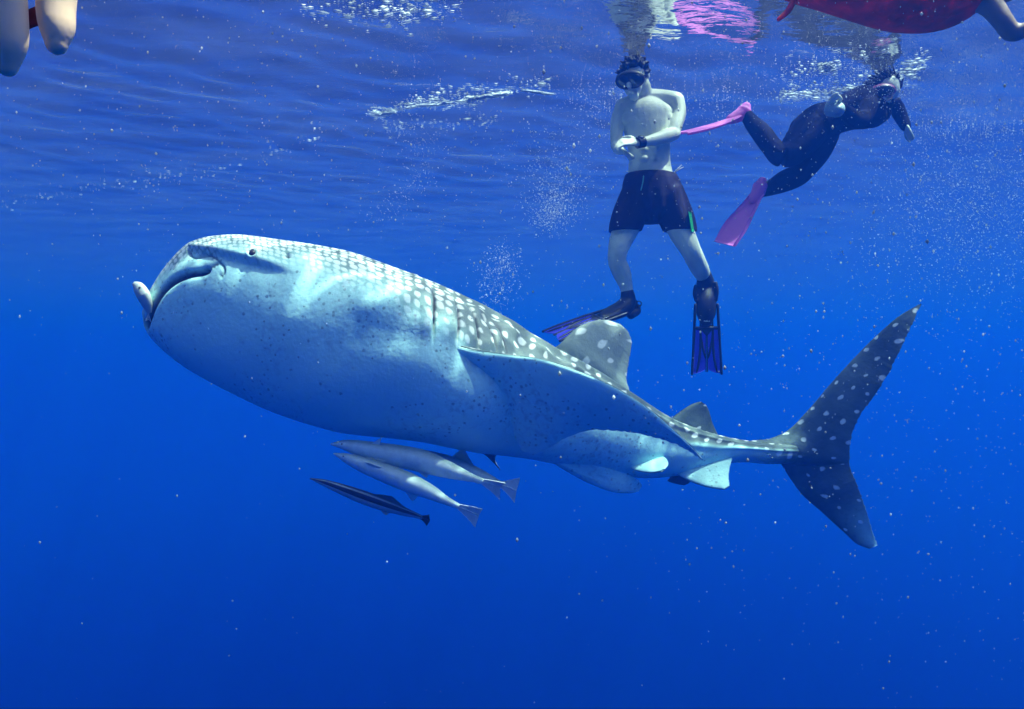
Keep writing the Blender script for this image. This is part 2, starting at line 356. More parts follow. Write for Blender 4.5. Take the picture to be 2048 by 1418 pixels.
# pelvic fins
fin([(1205,880,4.30),(1228,908,4.22),(1250,930,4.16),(1278,942,4.11),(1305,945,4.08),(1322,942,4.06)], [(1310,880,4.32),(1308,900,4.26),(1320,910,4.19),(1333,918,4.13),(1336,930,4.09),(1330,938,4.07)], (.024,.016,.006), (.22,.15,.3), two=1)
fin([(1080,905,4.10),(1110,928,4.12),(1145,950,4.14),(1190,972,4.16),(1230,985,4.18),(1258,986,4.20)], [(1230,930,4.15),(1245,942,4.17),(1262,952,4.19),(1278,962,4.2),(1283,973,4.21),(1277,982,4.21)], (.06,.04,.008), (0,.15,.3), two=1)
# anal fin and a dark sliver of its far side
fin([(1330,925,4.33),(1360,952,4.28),(1395,968,4.24),(1425,976,4.21),(1448,979,4.19)], [(1440,905,4.42),(1463,909,4.36),(1459,935,4.30),(1457,955,4.25),(1459,972,4.20)], (.03,.02,.008), (.30,.05,.5), two=1, rag=.002)
fin([(1345,945,4.5),(1340,955,4.52),(1336,960,4.54),(1335,961,4.545)], [(1390,945,4.5),(1382,962,4.52),(1370,970,4.54),(1352,966,4.545)], (.02,.015,.006), (1,.05,0))
# tail: tall upper lobe, shorter lower lobe
fin([(1490,884,4.58),(1535,880,4.60),(1572,864,4.60),(1612,826,4.56),(1660,770,4.49),(1710,715,4.42),(1760,665,4.35),(1802,630,4.30),(1842,607,4.26)],
    [(1640,935,4.58),(1697,930,4.38),(1699,900,4.36),(1705,865,4.34),(1721,829,4.32),(1750,790,4.28),(1780,740,4.26),(1806,688,4.25),(1828,640,4.25),(1842,610,4.26)], (.05,.032,.008), (1,.135,.02), n=120, mch=44, spd=10, rag=.0018)
fin([(1545,900,4.62),(1568,936,4.62),(1582,958,4.61),(1604,988,4.57),(1642,1022,4.50),(1690,1066,4.42),(1716,1089,4.38),(1738,1097,4.36)],
    [(1660,880,4.58),(1697,905,4.38),(1700,935,4.37),(1710,960,4.35),(1722,990,4.34),(1735,1030,4.33),(1748,1072,4.34),(1755,1090,4.35)], (.05,.032,.008), (1,.12,.02,.55), n=110, mch=44, spd=9, rag=.002)

m, N, L = new_mat('shark_skin'); b = N['Principled BSDF']; b.inputs['Roughness'].default_value = .55; b.inputs['Specular IOR Level'].default_value = .25
def attr(n):
    a = N.new('ShaderNodeAttribute'); a.attribute_name = n; return a
def mth(op, a, b_=None, c_=None, clamp=False):
    x = N.new('ShaderNodeMath'); x.operation = op; x.use_clamp = clamp
    for i, v in enumerate((a, b_, c_)):
        if v is None: continue
        if isinstance(v, (int, float)): x.inputs[i].default_value = v
        else: L.new(v, x.inputs[i])
    return x.outputs[0]
def mixc(f, a, b_):
    x = N.new('ShaderNodeMix'); x.data_type = 'RGBA'
    for s_, v in (('Factor', f), ('A', a), ('B', b_)):
        if isinstance(v, tuple): x.inputs[s_].default_value = (*v, 1)
        elif isinstance(v, (int, float)): x.inputs[s_].default_value = v
        else: L.new(v, x.inputs[s_])
    return x.outputs['Result']
at = attr('skin'); sep = N.new('ShaderNodeSeparateColor'); L.new(at.outputs['Color'], sep.inputs[0])
a_pig, a_crease, a_spot = sep.outputs[0], sep.outputs[1], sep.outputs[2]; a_pale = attr('pale').outputs['Fac']
uvn = N.new('ShaderNodeUVMap'); uvn.uv_map = 'spots'
wn = N.new('ShaderNodeTexNoise'); wn.noise_dimensions = '2D'; wn.inputs['Scale'].default_value = 1.3; wn.inputs['Detail'].default_value = 2; L.new(uvn.outputs[0], wn.inputs['Vector'])
wv = N.new('ShaderNodeMix'); wv.data_type = 'VECTOR'; wv.inputs['Factor'].default_value = .06; L.new(uvn.outputs[0], wv.inputs['A'])
va = N.new('ShaderNodeVectorMath'); va.operation = 'ADD'; L.new(uvn.outputs[0], va.inputs[0])
vm = N.new('ShaderNodeVectorMath'); vm.operation = 'SCALE'; vm.inputs['Scale'].default_value = .35; L.new(wn.outputs['Color'], vm.inputs[0]); L.new(vm.outputs[0], va.inputs[1])
vo = N.new('ShaderNodeTexVoronoi'); vo.voronoi_dimensions = '2D'; vo.inputs['Scale'].default_value = 1; vo.inputs['Randomness'].default_value = .36; L.new(va.outputs[0], vo.inputs['Vector'])
vcol = N.new('ShaderNodeSeparateColor'); L.new(vo.outputs['Color'], vcol.inputs[0])
rr = mth('MULTIPLY', a_spot, mth('MULTIPLY_ADD', vcol.outputs[0], .4, .78))
spot = mth('SUBTRACT', 1.0, mth('DIVIDE', mth('SUBTRACT', vo.outputs['Distance'], mth('MULTIPLY', rr, .72)), mth('MULTIPLY', rr, .5)), clamp=True)
tc = N.new('ShaderNodeTexCoord')
def noise(sc, det=4, dist=0):
    n_ = N.new('ShaderNodeTexNoise'); n_.inputs['Scale'].default_value = sc; n_.inputs['Detail'].default_value = det; n_.inputs['Distortion'].default_value = dist
    L.new(tc.outputs['Object'], n_.inputs['Vector']); return n_.outputs['Fac']
blot = noise(5, 5); fine = noise(60, 4)
ground = mixc(a_pale, (.055, .085, .085), (.36, .42, .38))
ground = mixc(mth('MULTIPLY', mth('SUBTRACT', blot, .35, clamp=True), 1.2), ground, (.30, .37, .34))
ground = mixc(mth('MULTIPLY', fine, .25), ground, (.06, .085, .08))
back = mixc(mth('MULTIPLY', spot, .92), ground, (.80, .82, .78))
# freckles on the belly
fv = N.new('ShaderNodeTexVoronoi'); fv.inputs['Scale'].default_value = 42; L.new(tc.outputs['Object'], fv.inputs['Vector'])
fcol = N.new('ShaderNodeSeparateColor'); L.new(fv.outputs['Color'], fcol.inputs[0])
patch = mth('MULTIPLY', mth('SUBTRACT', noise(2.6, 4), .38, clamp=True), 4.6)
dots = mth('MULTIPLY', mth('LESS_THAN', fv.outputs['Distance'], mth('MULTIPLY', fcol.outputs[0], .36)), mth('LESS_THAN', fcol.outputs[1], patch))
mott = mth('MULTIPLY', mth('SUBTRACT', noise(30, 5, .8), .50, clamp=True), mth('MULTIPLY', patch, 4.0), clamp=True)
belly = mixc(mth('MULTIPLY', noise(2.5, 3), .3), (.56, .95, .90), (.42, .84, .82))
belly = mixc(mth('MULTIPLY', dots, .55), belly, (.12, .2, .24)); belly = mixc(mth('MULTIPLY', mott, .6), belly, (.22, .34, .40))
col = mixc(a_pig, belly, back); col = mixc(a_crease, col, (.035, .018, .022))
L.new(col, b.inputs['Base Color'])
bp = N.new('ShaderNodeBump'); bp.inputs['Strength'].default_value = .6; bp.inputs['Distance'].default_value = .006
L.new(mth('ADD', noise(14, 5), mth('MULTIPLY', fine, .4)), bp.inputs['Height']); L.new(bp.outputs[0], b.inputs['Normal'])
SHV, SHA, SHU = np.vstack(SH_V), np.vstack(SH_A), np.vstack(SH_U)
shark = mk('whale_shark', SHV, SH_F, m, origin=CEN[250])
me = shark.data
ca = me.color_attributes.new('skin', 'FLOAT_COLOR', 'POINT'); ca.data.foreach_set('color', np.c_[SHA[:, :3], np.ones(len(SHA))].ravel())
fa = me.attributes.new('pale', 'FLOAT', 'POINT'); fa.data.foreach_set('value', SHA[:, 3])
uvl = me.uv_layers.new(name='spots'); li = np.empty(len(me.loops), int); me.loops.foreach_get('vertex_index', li); uvl.data.foreach_set('uv', SHU[li].ravel())
tag(shark, 'huge spotted whale shark with pale belly swimming left', 'shark')
def on_body(px, py):
    q = np.where(near > 0, np.hypot(PX-px, PY-py), 1e9); i = np.unravel_index(q.argmin(), q.shape); return G[i], NM[i]
M_eye = principled('eye_dark', (.02, .015, .018), .4, .3); M_rim = principled('eye_rim', (.45, .48, .46), .5)
c, nn = on_body(505, 508)
V, F = ball(c - nn*.001, .020); eye = mk('eye', V, F, M_eye, parent=shark)
e1 = nrm(np.cross(nn, (0, 0, 1.))); e2 = np.cross(nn, e1); V, F = tube([c + nn*.006 + (e1*math.cos(q) + e2*math.sin(q))*.025 for q in np.linspace(0, 6.283, 25)], [.004]*25, n=8, steps=1, cap=False)
mk('eyelid', V, F, M_rim, parent=eye)

# ------------------------------------------------------------------ remoras keeping close to the shark
def fish_mat(name, top, flank, stripe=None):
    m, N, L = new_mat(name); b = N['Principled BSDF']; b.inputs['Roughness'].default_value = .4; b.inputs['Specular IOR Level'].default_value = .4
    a = N.new('ShaderNodeAttribute'); a.attribute_name = 'around'; s = N.new('ShaderNodeSeparateColor'); L.new(a.outputs['Color'], s.inputs[0])
    tc = N.new('ShaderNodeTexCoord'); nz = N.new('ShaderNodeTexNoise'); nz.inputs['Scale'].default_value = 40; nz.inputs['Detail'].default_value = 4; L.new(tc.outputs['Object'], nz.inputs['Vector'])
    def ramp(src, stops):
        r = N.new('ShaderNodeValToRGB'); e = r.color_ramp.elements
        e[0].position, e[0].color = stops[0][0], (*stops[0][1], 1); e[1].position, e[1].color = stops[-1][0], (*stops[-1][1], 1)
        for p, c in stops[1:-1]: x = e.new(p); x.color = (*c, 1)
        L.new(src, r.inputs[0]); return r.outputs[0]
    base = ramp(s.outputs[0], stripe or [(0, top), (.22, top), (.42, flank), (1, flank)])
    mx = N.new('ShaderNodeMix'); mx.data_type = 'RGBA'; L.new(s.outputs[1], mx.inputs['Factor']); L.new(base, mx.inputs['A']); mx.inputs['B'].default_value = (.80, .83, .82, 1) if stripe is None else (.03, .035, .06, 1)  # tails of the grey remoras whitened, their sunlight put into the colour
    m2 = N.new('ShaderNodeMix'); m2.data_type = 'RGBA'; m2.blend_type = 'MULTIPLY'; m2.inputs['Factor'].default_value = .35; L.new(mx.outputs['Result'], m2.inputs['A']); L.new(nz.outputs['Fac'], m2.inputs['B'])
    L.new(m2.outputs['Result'], b.inputs['Base Color']); return m
M_rem = fish_mat('remora_grey', (.34, .46, .46), (.86, .98, .95))
M_rem2 = fish_mat('remora_striped', None, None, [(0, (.06, .08, .1)), (.22, (.10, .13, .15)), (.27, (.42, .48, .5)), (.33, (.42, .48, .5)), (.37, (.02, .022, .05)), (.58, (.02, .022, .05)), (.62, (.5, .57, .6)), (1, (.55, .62, .64))])
def remora(axis, half, Y, label, mat, tail, dorsal, anal, pect=None, eye_at=.10, tail_tone=.85, roll=0., finw=(0, 0)):
    """axis: px points snout to tail stalk; half: half height in px; tail: px outline as (upper corner, notch, lower corner)"""
    n, k = 90, 28; kk = np.linspace(0, 1, len(axis)); q = np.linspace(0, 1, n)
    A = herm(kk, axis, q); H = 1.15*np.maximum(herm(np.linspace(0, 1, len(half)), half, q), .6)
    Yq = herm(kk, Y, q) if len(Y) == len(axis) else np.interp(q, np.linspace(0, 1, len(Y)), Y)
    t = nrm(np.gradient(A, axis=0)); up = np.stack([t[:, 1], -t[:, 0]], 1); up *= np.sign(-up[:, 1])[:, None]
    c3 = np.array([P(a[0], a[1], y) for a, y in zip(A, Yq)]); u3 = np.array([P(*(a + u*h), y) for a, u, h, y in zip(A, up, H, Yq)]) - c3
    lat = -nrm(c3)*np.linalg.norm(u3, axis=1)[:, None]*.92
    th = np.linspace(0, 2*np.pi, k, endpoint=False)
    Gf = c3[:, None] + u3[:, None]*np.cos(th)[None, :, None] + lat[:, None]*np.sin(th)[None, :, None]
    V = [Gf.reshape(-1, 3), c3[:1], c3[-1:]]; F = grid_faces(n, k, True)
    F += [(n*k, (j+1) % k, j) for j in range(k)] + [(n*k+1, (n-1)*k+j, (n-1)*k+(j+1) % k) for j in range(k)]
    ar = np.abs(((np.degrees(th) - math.degrees(roll)) + 180) % 360 - 180)/180
    col = [np.stack([np.tile(ar, n), np.zeros(n*k)], 1), np.zeros((2, 2))]; b = n*k + 2
    ts = np.linspace(0, 1, 14)
    def slab(L_, T_, tk, c):
        nonlocal b
        Lp = resample(L_, 16); Tp = resample(T_, 16); cc = np.linspace(0, 1, 10)
        Gd = Lp[:, None]*(1-cc)[None, :, None] + Tp[:, None]*cc[None, :, None]
        vv, ff, _ = sheet(Gd, np.full(Gd.shape[:2], tk)*(1.1-cc)[None])
        V.append(vv); F.extend(tuple(i+b for i in f) for f in ff); col.append(np.tile(np.array([c]), (len(vv), 1))); b += len(vv)
    y = Yq[-1]; e = A[-1]; hh = H[-1]
    (ux, uy), (nx_, ny_), (lx, ly) = tail; mid = ((ux+lx)/2, (uy+ly)/2)
    slab([P(e[0]-3, e[1]-hh, y), P(e[0]*.5+ux*.5, e[1]*.5+uy*.5-hh*.5, y-.005), P(ux, uy, y-.012)], [P(e[0]-2, e[1], y), P((e[0]+nx_)/2, (e[1]+ny_)/2, y), P(nx_, ny_, y+.004)], .003, (.5, tail_tone))
    slab([P(e[0]-2, e[1], y), P((e[0]+nx_)/2, (e[1]+ny_)/2, y), P(nx_, ny_, y+.004)], [P(e[0]-3, e[1]+hh, y), P(e[0]*.5+lx*.5, e[1]*.5+ly*.5+hh*.4, y+.01), P(lx, ly, y+.02)], .003, (.5, tail_tone))
    for fin_, c in ((dorsal, (.12, finw[0])), (anal, (.6, finw[1]))):
        if fin_:
            r0, tip, r1, dy = fin_
            yy = np.interp(r0[0], A[:, 0], Yq) + dy
            slab([P(*r0, yy), P((r0[0]+tip[0])/2, (r0[1]+tip[1])/2 - 1, yy), P(*tip, yy)], [P(*r1, yy), P((r1[0]*1.0+tip[0])/2, (r1[1]+tip[1])/2, yy), P(tip[0]+4, tip[1]+2, yy)], .003, c)
    for p in (pect or []):
        r0, tip, r1, dy = p; yy = np.interp(r0[0], A[:, 0], Yq) + dy
        slab([P(*r0, yy+.015), P((r0[0]+tip[0])/2, (r0[1]+tip[1])/2, yy), P(*tip, yy-.02)], [P(*r1, yy+.015), P((r1[0]+tip[0])/2+2, (r1[1]+tip[1])/2+2, yy), P(tip[0]-3, tip[1]+2, yy-.02)], .002, (.45, .35))
    o = mk('remora', np.vstack(V), F, mat, origin=c3[n//2]); cl = np.vstack(col)
    ca = o.data.color_attributes.new('around', 'FLOAT_COLOR', 'POINT'); ca.data.foreach_set('color', np.c_[cl, np.zeros(len(cl)), np.ones(len(cl))].ravel())
    tag(o, label, 'fish', 'remoras around the whale shark')
    i = int(eye_at*n); ce = c3[i] + u3[i]*.12 + lat[i]*.93
    vv, ff = ball(ce, max(.004, .20*np.linalg.norm(u3[i])), 12, 8); mk('eye', vv, ff, M_eye, parent=o)
    return o
remora([(661,888),(690,890),(730,899),(790,911),(840,921),(880,934),(915,946),(945,956),(966,963)], [1, 9, 15, 19, 20, 17, 12, 7, 5], [3.50, 3.46, 3.24],
       'pale grey remora with bright white forked tail, uppermost of those below the belly', M_rem, ((1011,966),(1001,973),(999,999)),
       ((835,902),(900,926),(890,937),.0), ((818,932),(850,954),(868,934),.0), [((735,892),(766,873),(748,900),-.03), ((735,915),(770,921),(742,921),-.05)], eye_at=.10)
remora([(785,905),(815,908),(850,914),(890,925),(925,936),(960,950),(985,961),(1003,969)], [1, 8, 12, 14, 13, 10, 7, 4.5], [3.80, 3.66, 3.36],
       'remora mostly hidden behind a paler one, only its white tail and fin showing', M_rem, ((1040,956),(1033,981),(1029,1006)),
       ((893,923),(925,897),(960,948),.0), None, tail_tone=.6, finw=(.35, 0))
remora([(667,907),(695,917),(730,931),(780,950),(820,966),(860,984),(890,1000),(918,1013)], [1, 9, 14, 17, 17, 13, 8, 4.5], [3.45, 3.42, 3.26],
       'blue grey remora with ragged pale tail in the middle of the group', M_rem, ((965,1018),(958,1030),(950,1055)),
       ((790,944),(848,968),(858,974),.0), ((805,976),(822,1000),(850,986),.0), [((728,922),(765,935),(742,934),-.05)], eye_at=.10, tail_tone=.6)
remora([(620,957),(650,966),(690,981),(730,996),(770,1010),(805,1022),(830,1030),(844,1035)], [1, 6, 10, 12, 11, 8, 5, 3], [3.45, 3.48, 3.52],
       'slim black striped remora with dark tail, lowest of the group', M_rem2, ((858,1030),(860,1041),(853,1052)),
       ((740,988),(782,992),(815,1018),.0), ((748,1006),(768,1028),(795,1022),.0), None, tail_tone=1, eye_at=.14)
remora([(266,566),(276,574),(286,589),(294,607),(299,626)], [3, 10, 12, 10, 4], [3.72, 3.70, 3.72],
       'small white headed remora clinging to the front of the shark snout', fish_mat('remora_white', (.85, .86, .74), (.62, .66, .60)), ((290,642),(297,640),(303,645)), None, None, None, eye_at=.30, tail_tone=.1)

# ------------------------------------------------------------------ people
M_skin = principled('skin', (.66, .69, .55), .5, .35, noise=.22, scale=14, bump=.004)
M_hair = principled('hair', (.02, .016, .014), .5, .3)
M_rubber = principled('black_rubber', (.012, .013, .020), .45, .35, noise=.3, scale=30, bump=.001)
M_glass = principled('mask_lens', (.02, .03, .035), .06, .7)
def tuft(parts_, root, d, ln, r, bend):
    p = np.array([root, root + d*ln*.35 + bend*.15, root + d*ln*.7 + bend*.5, root + d*ln + bend])
    parts_.append(tube(p, [r, r*.85, r*.55, r*.15], n=5, steps=2))
def hand(parts_, wrist, knuck, palm_n, fingers, thumb, scale=1.0):
    """palm from wrist to knuckle line, four bent fingers given as tip offsets, thumb leaving the side of the palm near its base"""
    wrist, knuck = np.asarray(wrist), np.asarray(knuck); d = nrm(knuck - wrist); nrm_ = nrm(np.asarray(palm_n, float)); s = nrm(np.cross(d, nrm_))
    parts_.append(tube([wrist - d*.01, (wrist+knuck)/2, knuck], [(.026*scale, .018*scale), (.037*scale, .016*scale), (.040*scale, .013*scale)], side=s, n=14))
    for i, (off, tip) in enumerate(zip((-.030, -.010, .010, .029), fingers)):
        r0 = knuck + s*off*scale - d*.008; ln = (.066, .078, .074, .058)[i]*scale; tip = nrm(np.asarray(tip, float)); d0 = nrm(d*.6 + tip*.6)
        p1 = r0 + d0*ln*.48; p2 = p1 + tip*ln*.32; p3 = p2 + nrm(tip*.9 - nrm_*.35)*ln*.26
        parts_.append(tube([r0, p1, p2, p3], [.0105*scale, .0098*scale, .009*scale, .0075*scale], n=10, steps=3))
    tb = wrist + d*.022 + s*thumb*.026*scale
    parts_.append(tube([tb, tb + s*thumb*.030*scale + d*.022*scale, tb + s*thumb*.040*scale + d*.055*scale - nrm_*.006, tb + s*thumb*.036*scale + d*.08*scale - nrm_*.012], [.014*scale, .013*scale, .011*scale, .008*scale], n=10, steps=3))

# --- man standing upright behind the shark
YM = 4.95
def Q(px, py, dy=0): return P(px, py, YM + dy)
pr = []
pr.append(tube([Q(1303,400), Q(1301,372), Q(1300,345), Q(1299,315), Q(1297,280), Q(1295,245), Q(1294,218), Q(1294,203,.01)],
               [(.15,.11), (.168,.115), (.150,.105), (.138,.098), (.150,.108), (.168,.118), (.165,.105), (.085,.07)], side=(1, 0, 0), n=28))
pr.append(tube([Q(1250,212), Q(1272,204,.01), Q(1294,200,.01), Q(1325,198,.01), Q(1350,202)], [.055, .058, .07, .062, .062], n=14))      # shoulder girdle
pr.append(ball(Q(1273,236,-.042), (.095,.055,.070))); pr.append(ball(Q(1316,233,-.042), (.095,.055,.070)))                                 # chest
pr.append(tube([Q(1258,213,-.05), Q(1275,213,-.085), Q(1290,215,-.095)], [.010, .012, .010], n=8))
for yy_ in (282, 300, 318):
    for xx_ in (1288, 1309): pr.append(ball(Q(xx_, yy_, -.080), (.033, .030, .027)))
pr.append(ball(Q(1354,212), (.055,.06,.07))); pr.append(tube([Q(1293,205,.01), Q(1289,190,-.01), Q(1283,172,-.03)], [.066, .058, .06], n=14))                                         # neck
hd = Q(1268,152,-.06)
pr.append(ball(hd, (.078,.100,.108))); pr.append(ball(Q(1266,172,-.115), (.060,.055,.075)))                                            # skull, jaw
pr.append(ball(Q(1268,192,-.135), (.034,.032,.03)))                                                                                    # chin
pr.append(tube([Q(1260,160,-.15), Q(1258,172,-.172), Q(1260,175,-.155)], [.012,.017,.012], n=10))                                     # nose
pr.append(ball(Q(1262,184,-.175), (.026,.012,.008)))                                                                                   # mouth
pr.append(ball(Q(1296,152,-.04), (.012,.022,.032)))                                                                                   # ear
# viewer's right arm: bent in front of the waist, watch on the wrist
pr.append(tube([Q(1351,203), Q(1357,225,-.02), Q(1352,248,-.05), Q(1347,266,-.07)], [.062, .052, .047, .043], n=14))
pr.append(tube([Q(1348,267,-.07), Q(1328,274,-.14), Q(1303,281,-.20), Q(1281,285,-.24)], [.045, .046, .037, .028], n=14))
hand(pr, Q(1279,285,-.245), Q(1247,284,-.27), (.1,-.75,.65), [(-.8,-.15,-.6)]*2 + [(-.75,-.1,-.66), (-.7,-.05,-.7)], 1)
# viewer's left arm: hangs, forearm crossing under the other hand
pr.append(tube([Q(1246,214), Q(1236,240,.0), Q(1233,268,-.02), Q(1233,290,-.04)], [.056, .048, .043, .04], n=14))
pr.append(tube([Q(1233,291,-.04), Q(1236,297,-.10), Q(1241,301,-.15)], [.04, .036, .028], n=14))
hand(pr, Q(1241,301,-.15), Q(1250,303,-.205), (.3,.2,1), [(.25,-.45,-.85), (.3,-.4,-.85), (.42,-.3,-.85), (.5,-.3,-.8)], -1, .95)
# legs
pr.append(tube([Q(1277,390), Q(1262,430), Q(1247,468), Q(1236,500,-.03), Q(1234,520,-.02), Q(1243,545,.02), Q(1252,572,.05), Q(1256,596,.06)], [.10, .098, .085, .068, .062, .062, .046, .038], n=16))
pr.append(tube([Q(1333,390), Q(1349,430), Q(1366,470,-.02), Q(1384,505,-.04), Q(1392,522,.0), Q(1401,540,.08), Q(1409,558,.14), Q(1413,572,.17)], [.10, .098, .082, .066, .064, .060, .046, .038], n=16))
# feet inside the fins
pr.append(tube([Q(1258,600,.06), Q(1250,612,.02), Q(1228,625,-.01), Q(1210,633,-.035)], [.036, .034, .030, .02], n=12))
pr.append(tube([Q(1413,575,.17), Q(1412,600,.12), Q(1412,625,.10), Q(1412,640,.09)], [(.042,.04), (.05,.04), (.055,.035), (.045,.025)], side=(1, 0, 0), n=12))
V, F = fuse(pr, .0052, 4)
man = mk('person', V, F, M_skin, origin=Q(1303,390))
tag(man, 'bare chested man in dark swim shorts and blue fins hanging upright, wrists crossed', 'person')
# shorts
M_short = principled('dark_shorts', (.018, .010, .030), .75, .2, noise=.35, scale=12, bump=.006)
sp_ = [tube([Q(1300,349), Q(1301,362), Q(1303,380), Q(1304,400)], [(.172,.128), (.190,.138), (.200,.142), (.195,.14)], side=(1, 0, 0), n=28),
       tube([Q(1281,385), Q(1266,415), Q(1254,440), Q(1249,455)], [.125, .12, .115, .112], n=22), tube([Q(1331,388), Q(1343,415), Q(1355,442), Q(1362,461)], [.125, .12, .113, .105], n=22)]
V, F = fuse(sp_, .008, 4)
cap_ = V[:, 2] < P(0, 462, YM)[2]; V[cap_, 2] = P(0, 462, YM)[2] + (V[cap_, 2] - P(0, 462, YM)[2])*.08
top_ = V[:, 2] > P(0, 350, YM)[2]; V[top_, 2] = P(0, 350, YM)[2] + (V[top_, 2] - P(0, 350, YM)[2])*.12
ph = np.arctan2(V[:, 1]-YM, V[:, 0]-Q(1303,0)[0]); dn_ = np.clip((P(0,365,YM)[2]-V[:, 2])/.3, 0, 1)
V += np.stack([np.cos(ph), np.sin(ph), 0*ph], 1)*(.007*np.sin(ph*11 + V[:, 2]*9)*dn_)[:, None]
shorts = mk('swim_shorts', V, F, M_short, parent=man); shorts['label'] = 'dark purple swim shorts'
M_green = principled('green_panel', (.02, .42, .12), .7, .2)
gp = [[Q(1376 + 6*t + 2.5*a, 424 + 40*t, -.02 - .055*(1-a)) for a in np.linspace(-.6, 1.2, 6)] for t in np.linspace(0, 1, 8)]
V, F, _ = sheet([[p + np.array([.012, -.018, 0])*(1-abs(a-.5)) for a, p in zip(np.linspace(0, 1, 6), r)] for r in gp], np.full((8, 6), .003)); mk('side_panel', V, F, M_green, parent=shorts)
V, F = tube([Q(1287,352,-.150), Q(1286,362,-.162), Q(1282,380,-.163)], [.004]*3, n=8); mk('drawstring', V, F, principled('cord', (.12, .45, .35), .7), parent=shorts)
V, F = join([tube([Q(1348,346,-.02), Q(1355,338,-.03), Q(1363,330,-.02)], [.005, .004, .003], n=8), tube([Q(1349,345,-.02), Q(1358,339,-.03), Q(1367,334,-.02)], [.005, .004, .003], n=8)])
mk('white_strands', V, F, principled('strand_white', (.8, .8, .76), .7), parent=shorts)  # two white strands at the hip
# watch
a, b_ = Q(1284,284.5,-.236), Q(1278,285.5,-.246); ax = nrm(b_-a)
V, F = tube([a - ax*.012, a, b_, b_ + ax*.012], [(.036,.036)]*4, n=20, cap=False); wa = mk('wristwatch', V, F, M_rubber, parent=man)
cw = (a+b_)/2 + np.array([0, -.022, .030]); R_ = np.stack([ax, nrm(np.cross(np.array([0, -.6, .8]), ax)), np.array([0, -.6, .8])], 1)
V, F = ball(cw, (.021, .021, .008), 18, 8, R_); mk('watch_case', V, F, M_glass, parent=wa)
# mask, strap, hair
mk_c = Q(1260,160,-.165); fw = nrm(np.array([-.28, -.80, -.53])); sd = nrm(np.cross(fw, (0, 0, 1.))); uv_ = np.cross(sd, fw); R_ = np.stack([sd, uv_, fw], 1)
V, F = ball(mk_c, (.098, .062, .042), 28, 14, R_)
loc = (V - mk_c) @ R_; loc[:, 2] = np.clip(loc[:, 2], -.05, .026); loc[:, 1] -= .018*np.exp(-(loc[:, 0]/.03)**2)*(loc[:, 1] > 0)*0; V = loc @ R_.T + mk_c
mask = mk('diving_mask', V, F, M_rubber, parent=man)
for sgn in (-1, 1):
    V, F = ball(mk_c + sd*sgn*.041 + fw*.026, (.036, .037, .004), 22, 8, R_); mk('lens', V, F, M_glass, parent=mask)
ang = np.linspace(-2.25, 2.25, 24); hb = hd + np.array([0, 0, .0])
band_ = [[hb + (-fw*math.cos(q_)*.112 + sd*math.sin(q_)*.092) + uv_*w_ + fw*.0 for w_ in (-.012, 0, .012)] for q_ in ang]
V, F, _ = sheet(band_, np.full((24, 3), .003)); mk('strap', V, F, M_rubber, parent=mask)
hp = [ball(hd + np.array([0, .012, .022]), (.084, .102, .098))]
for i in range(150):
    z_ = rng.uniform(.0, 1); a_ = rng.uniform(0, 6.283); rr_ = math.sqrt(max(0, 1-z_*z_)); d = np.array([rr_*math.cos(a_), rr_*math.sin(a_), z_])
    if d[1] < -.55 and d[2] < .30: continue
    p0 = hd + d*np.array([.080, .1, .104]); up_ = nrm(d + np.array([rng.randn()*.5 - .3, rng.randn()*.5, .6 + rng.randn()*.3]))
    hp.append(tube([p0, p0 + up_*.018, p0 + up_*.034 + np.array([rng.randn()*.01, rng.randn()*.01, .0])], [.017, .013, .006], n=7, steps=2))
V, F = fuse(hp, .005, 1); mk('hair', V, F, M_hair, parent=man)
# blade fins
M_blade = principled('blue_blade', (.09, .08, .85), .35, .4, trans=.4)
def blade_fin(frame, L_, W0, W1, split, rise, foot):
    """frame: origin at the toe, rows = (along, across, normal). Black foot pocket, rails and ribs with blue panels between"""
    o_, al, ac, no = frame
    def pt(u, v): return o_ + al*u*L_ + ac*v*(W0 + (W1-W0)*u) + no*rise*math.sin(u*1.6)
    fo = mk('swim_fin', *fuse(foot, .006, 3), M_rubber, parent=man)
    nb = 24
    for sg in (-1, 1):
        rows = [[pt(u, sg*(.06 + .86*v)) - (al*0) for v in np.linspace(0, 1, 8)] for u in np.linspace(.16, 1 - 0.0, nb)]
        for i, u in enumerate(np.linspace(.16, 1, nb)):
            for j, v in enumerate(np.linspace(0, 1, 8)):
                if u > .9: rows[i][j] = rows[i][j] - al*L_*.09*(1-v)**2*(u-.9)*10
        V, F, _ = sheet(rows, np.full((nb, 8), .002)); mk('blade', V, F, M_blade, parent=fo)
        rails = [tube([pt(u, sg) for u in np.linspace(-.28, 1, 14)], [(.010, .014)]*7 + [(.009, .011)]*7, n=8, steps=2),
                 tube([pt(u, sg*(.05 + .0*u)) for u in np.linspace(.14, .96, 8)], [.004]*8, n=6, steps=2),
                 tube([pt(.17 + .80*u, sg*(.50 - .10*math.sin(u*2) + .28*u*u)) for u in np.linspace(0, 1, 10)], [.009]*9 + [.005], n=8, steps=2),
                 tube([pt(.17 + .55*u, sg*(.50 - .42*u**1.5)) for u in np.linspace(0, 1, 10)], [.008]*9 + [.004], n=8, steps=2),
                 tube([pt(u, sg*.5) for u in np.linspace(-.16, .17, 6)], [.006]*6, n=8, steps=2)]
        V, F = join(rails); mk('rib', V, F, M_rubber, parent=fo)
    V, F = join([tube([pt(.15, v) for v in np.linspace(-1, 1, 9)], [(.012, .010)]*9, n=8, steps=2), tube([pt(.15, 0), pt(.22, 0), pt(.30, 0)], [(.05, .006), (.03, .006), (.004, .004)], side=ac, n=10)])
    mk('cross_bar', V, F, M_rubber, parent=fo)
    return fo
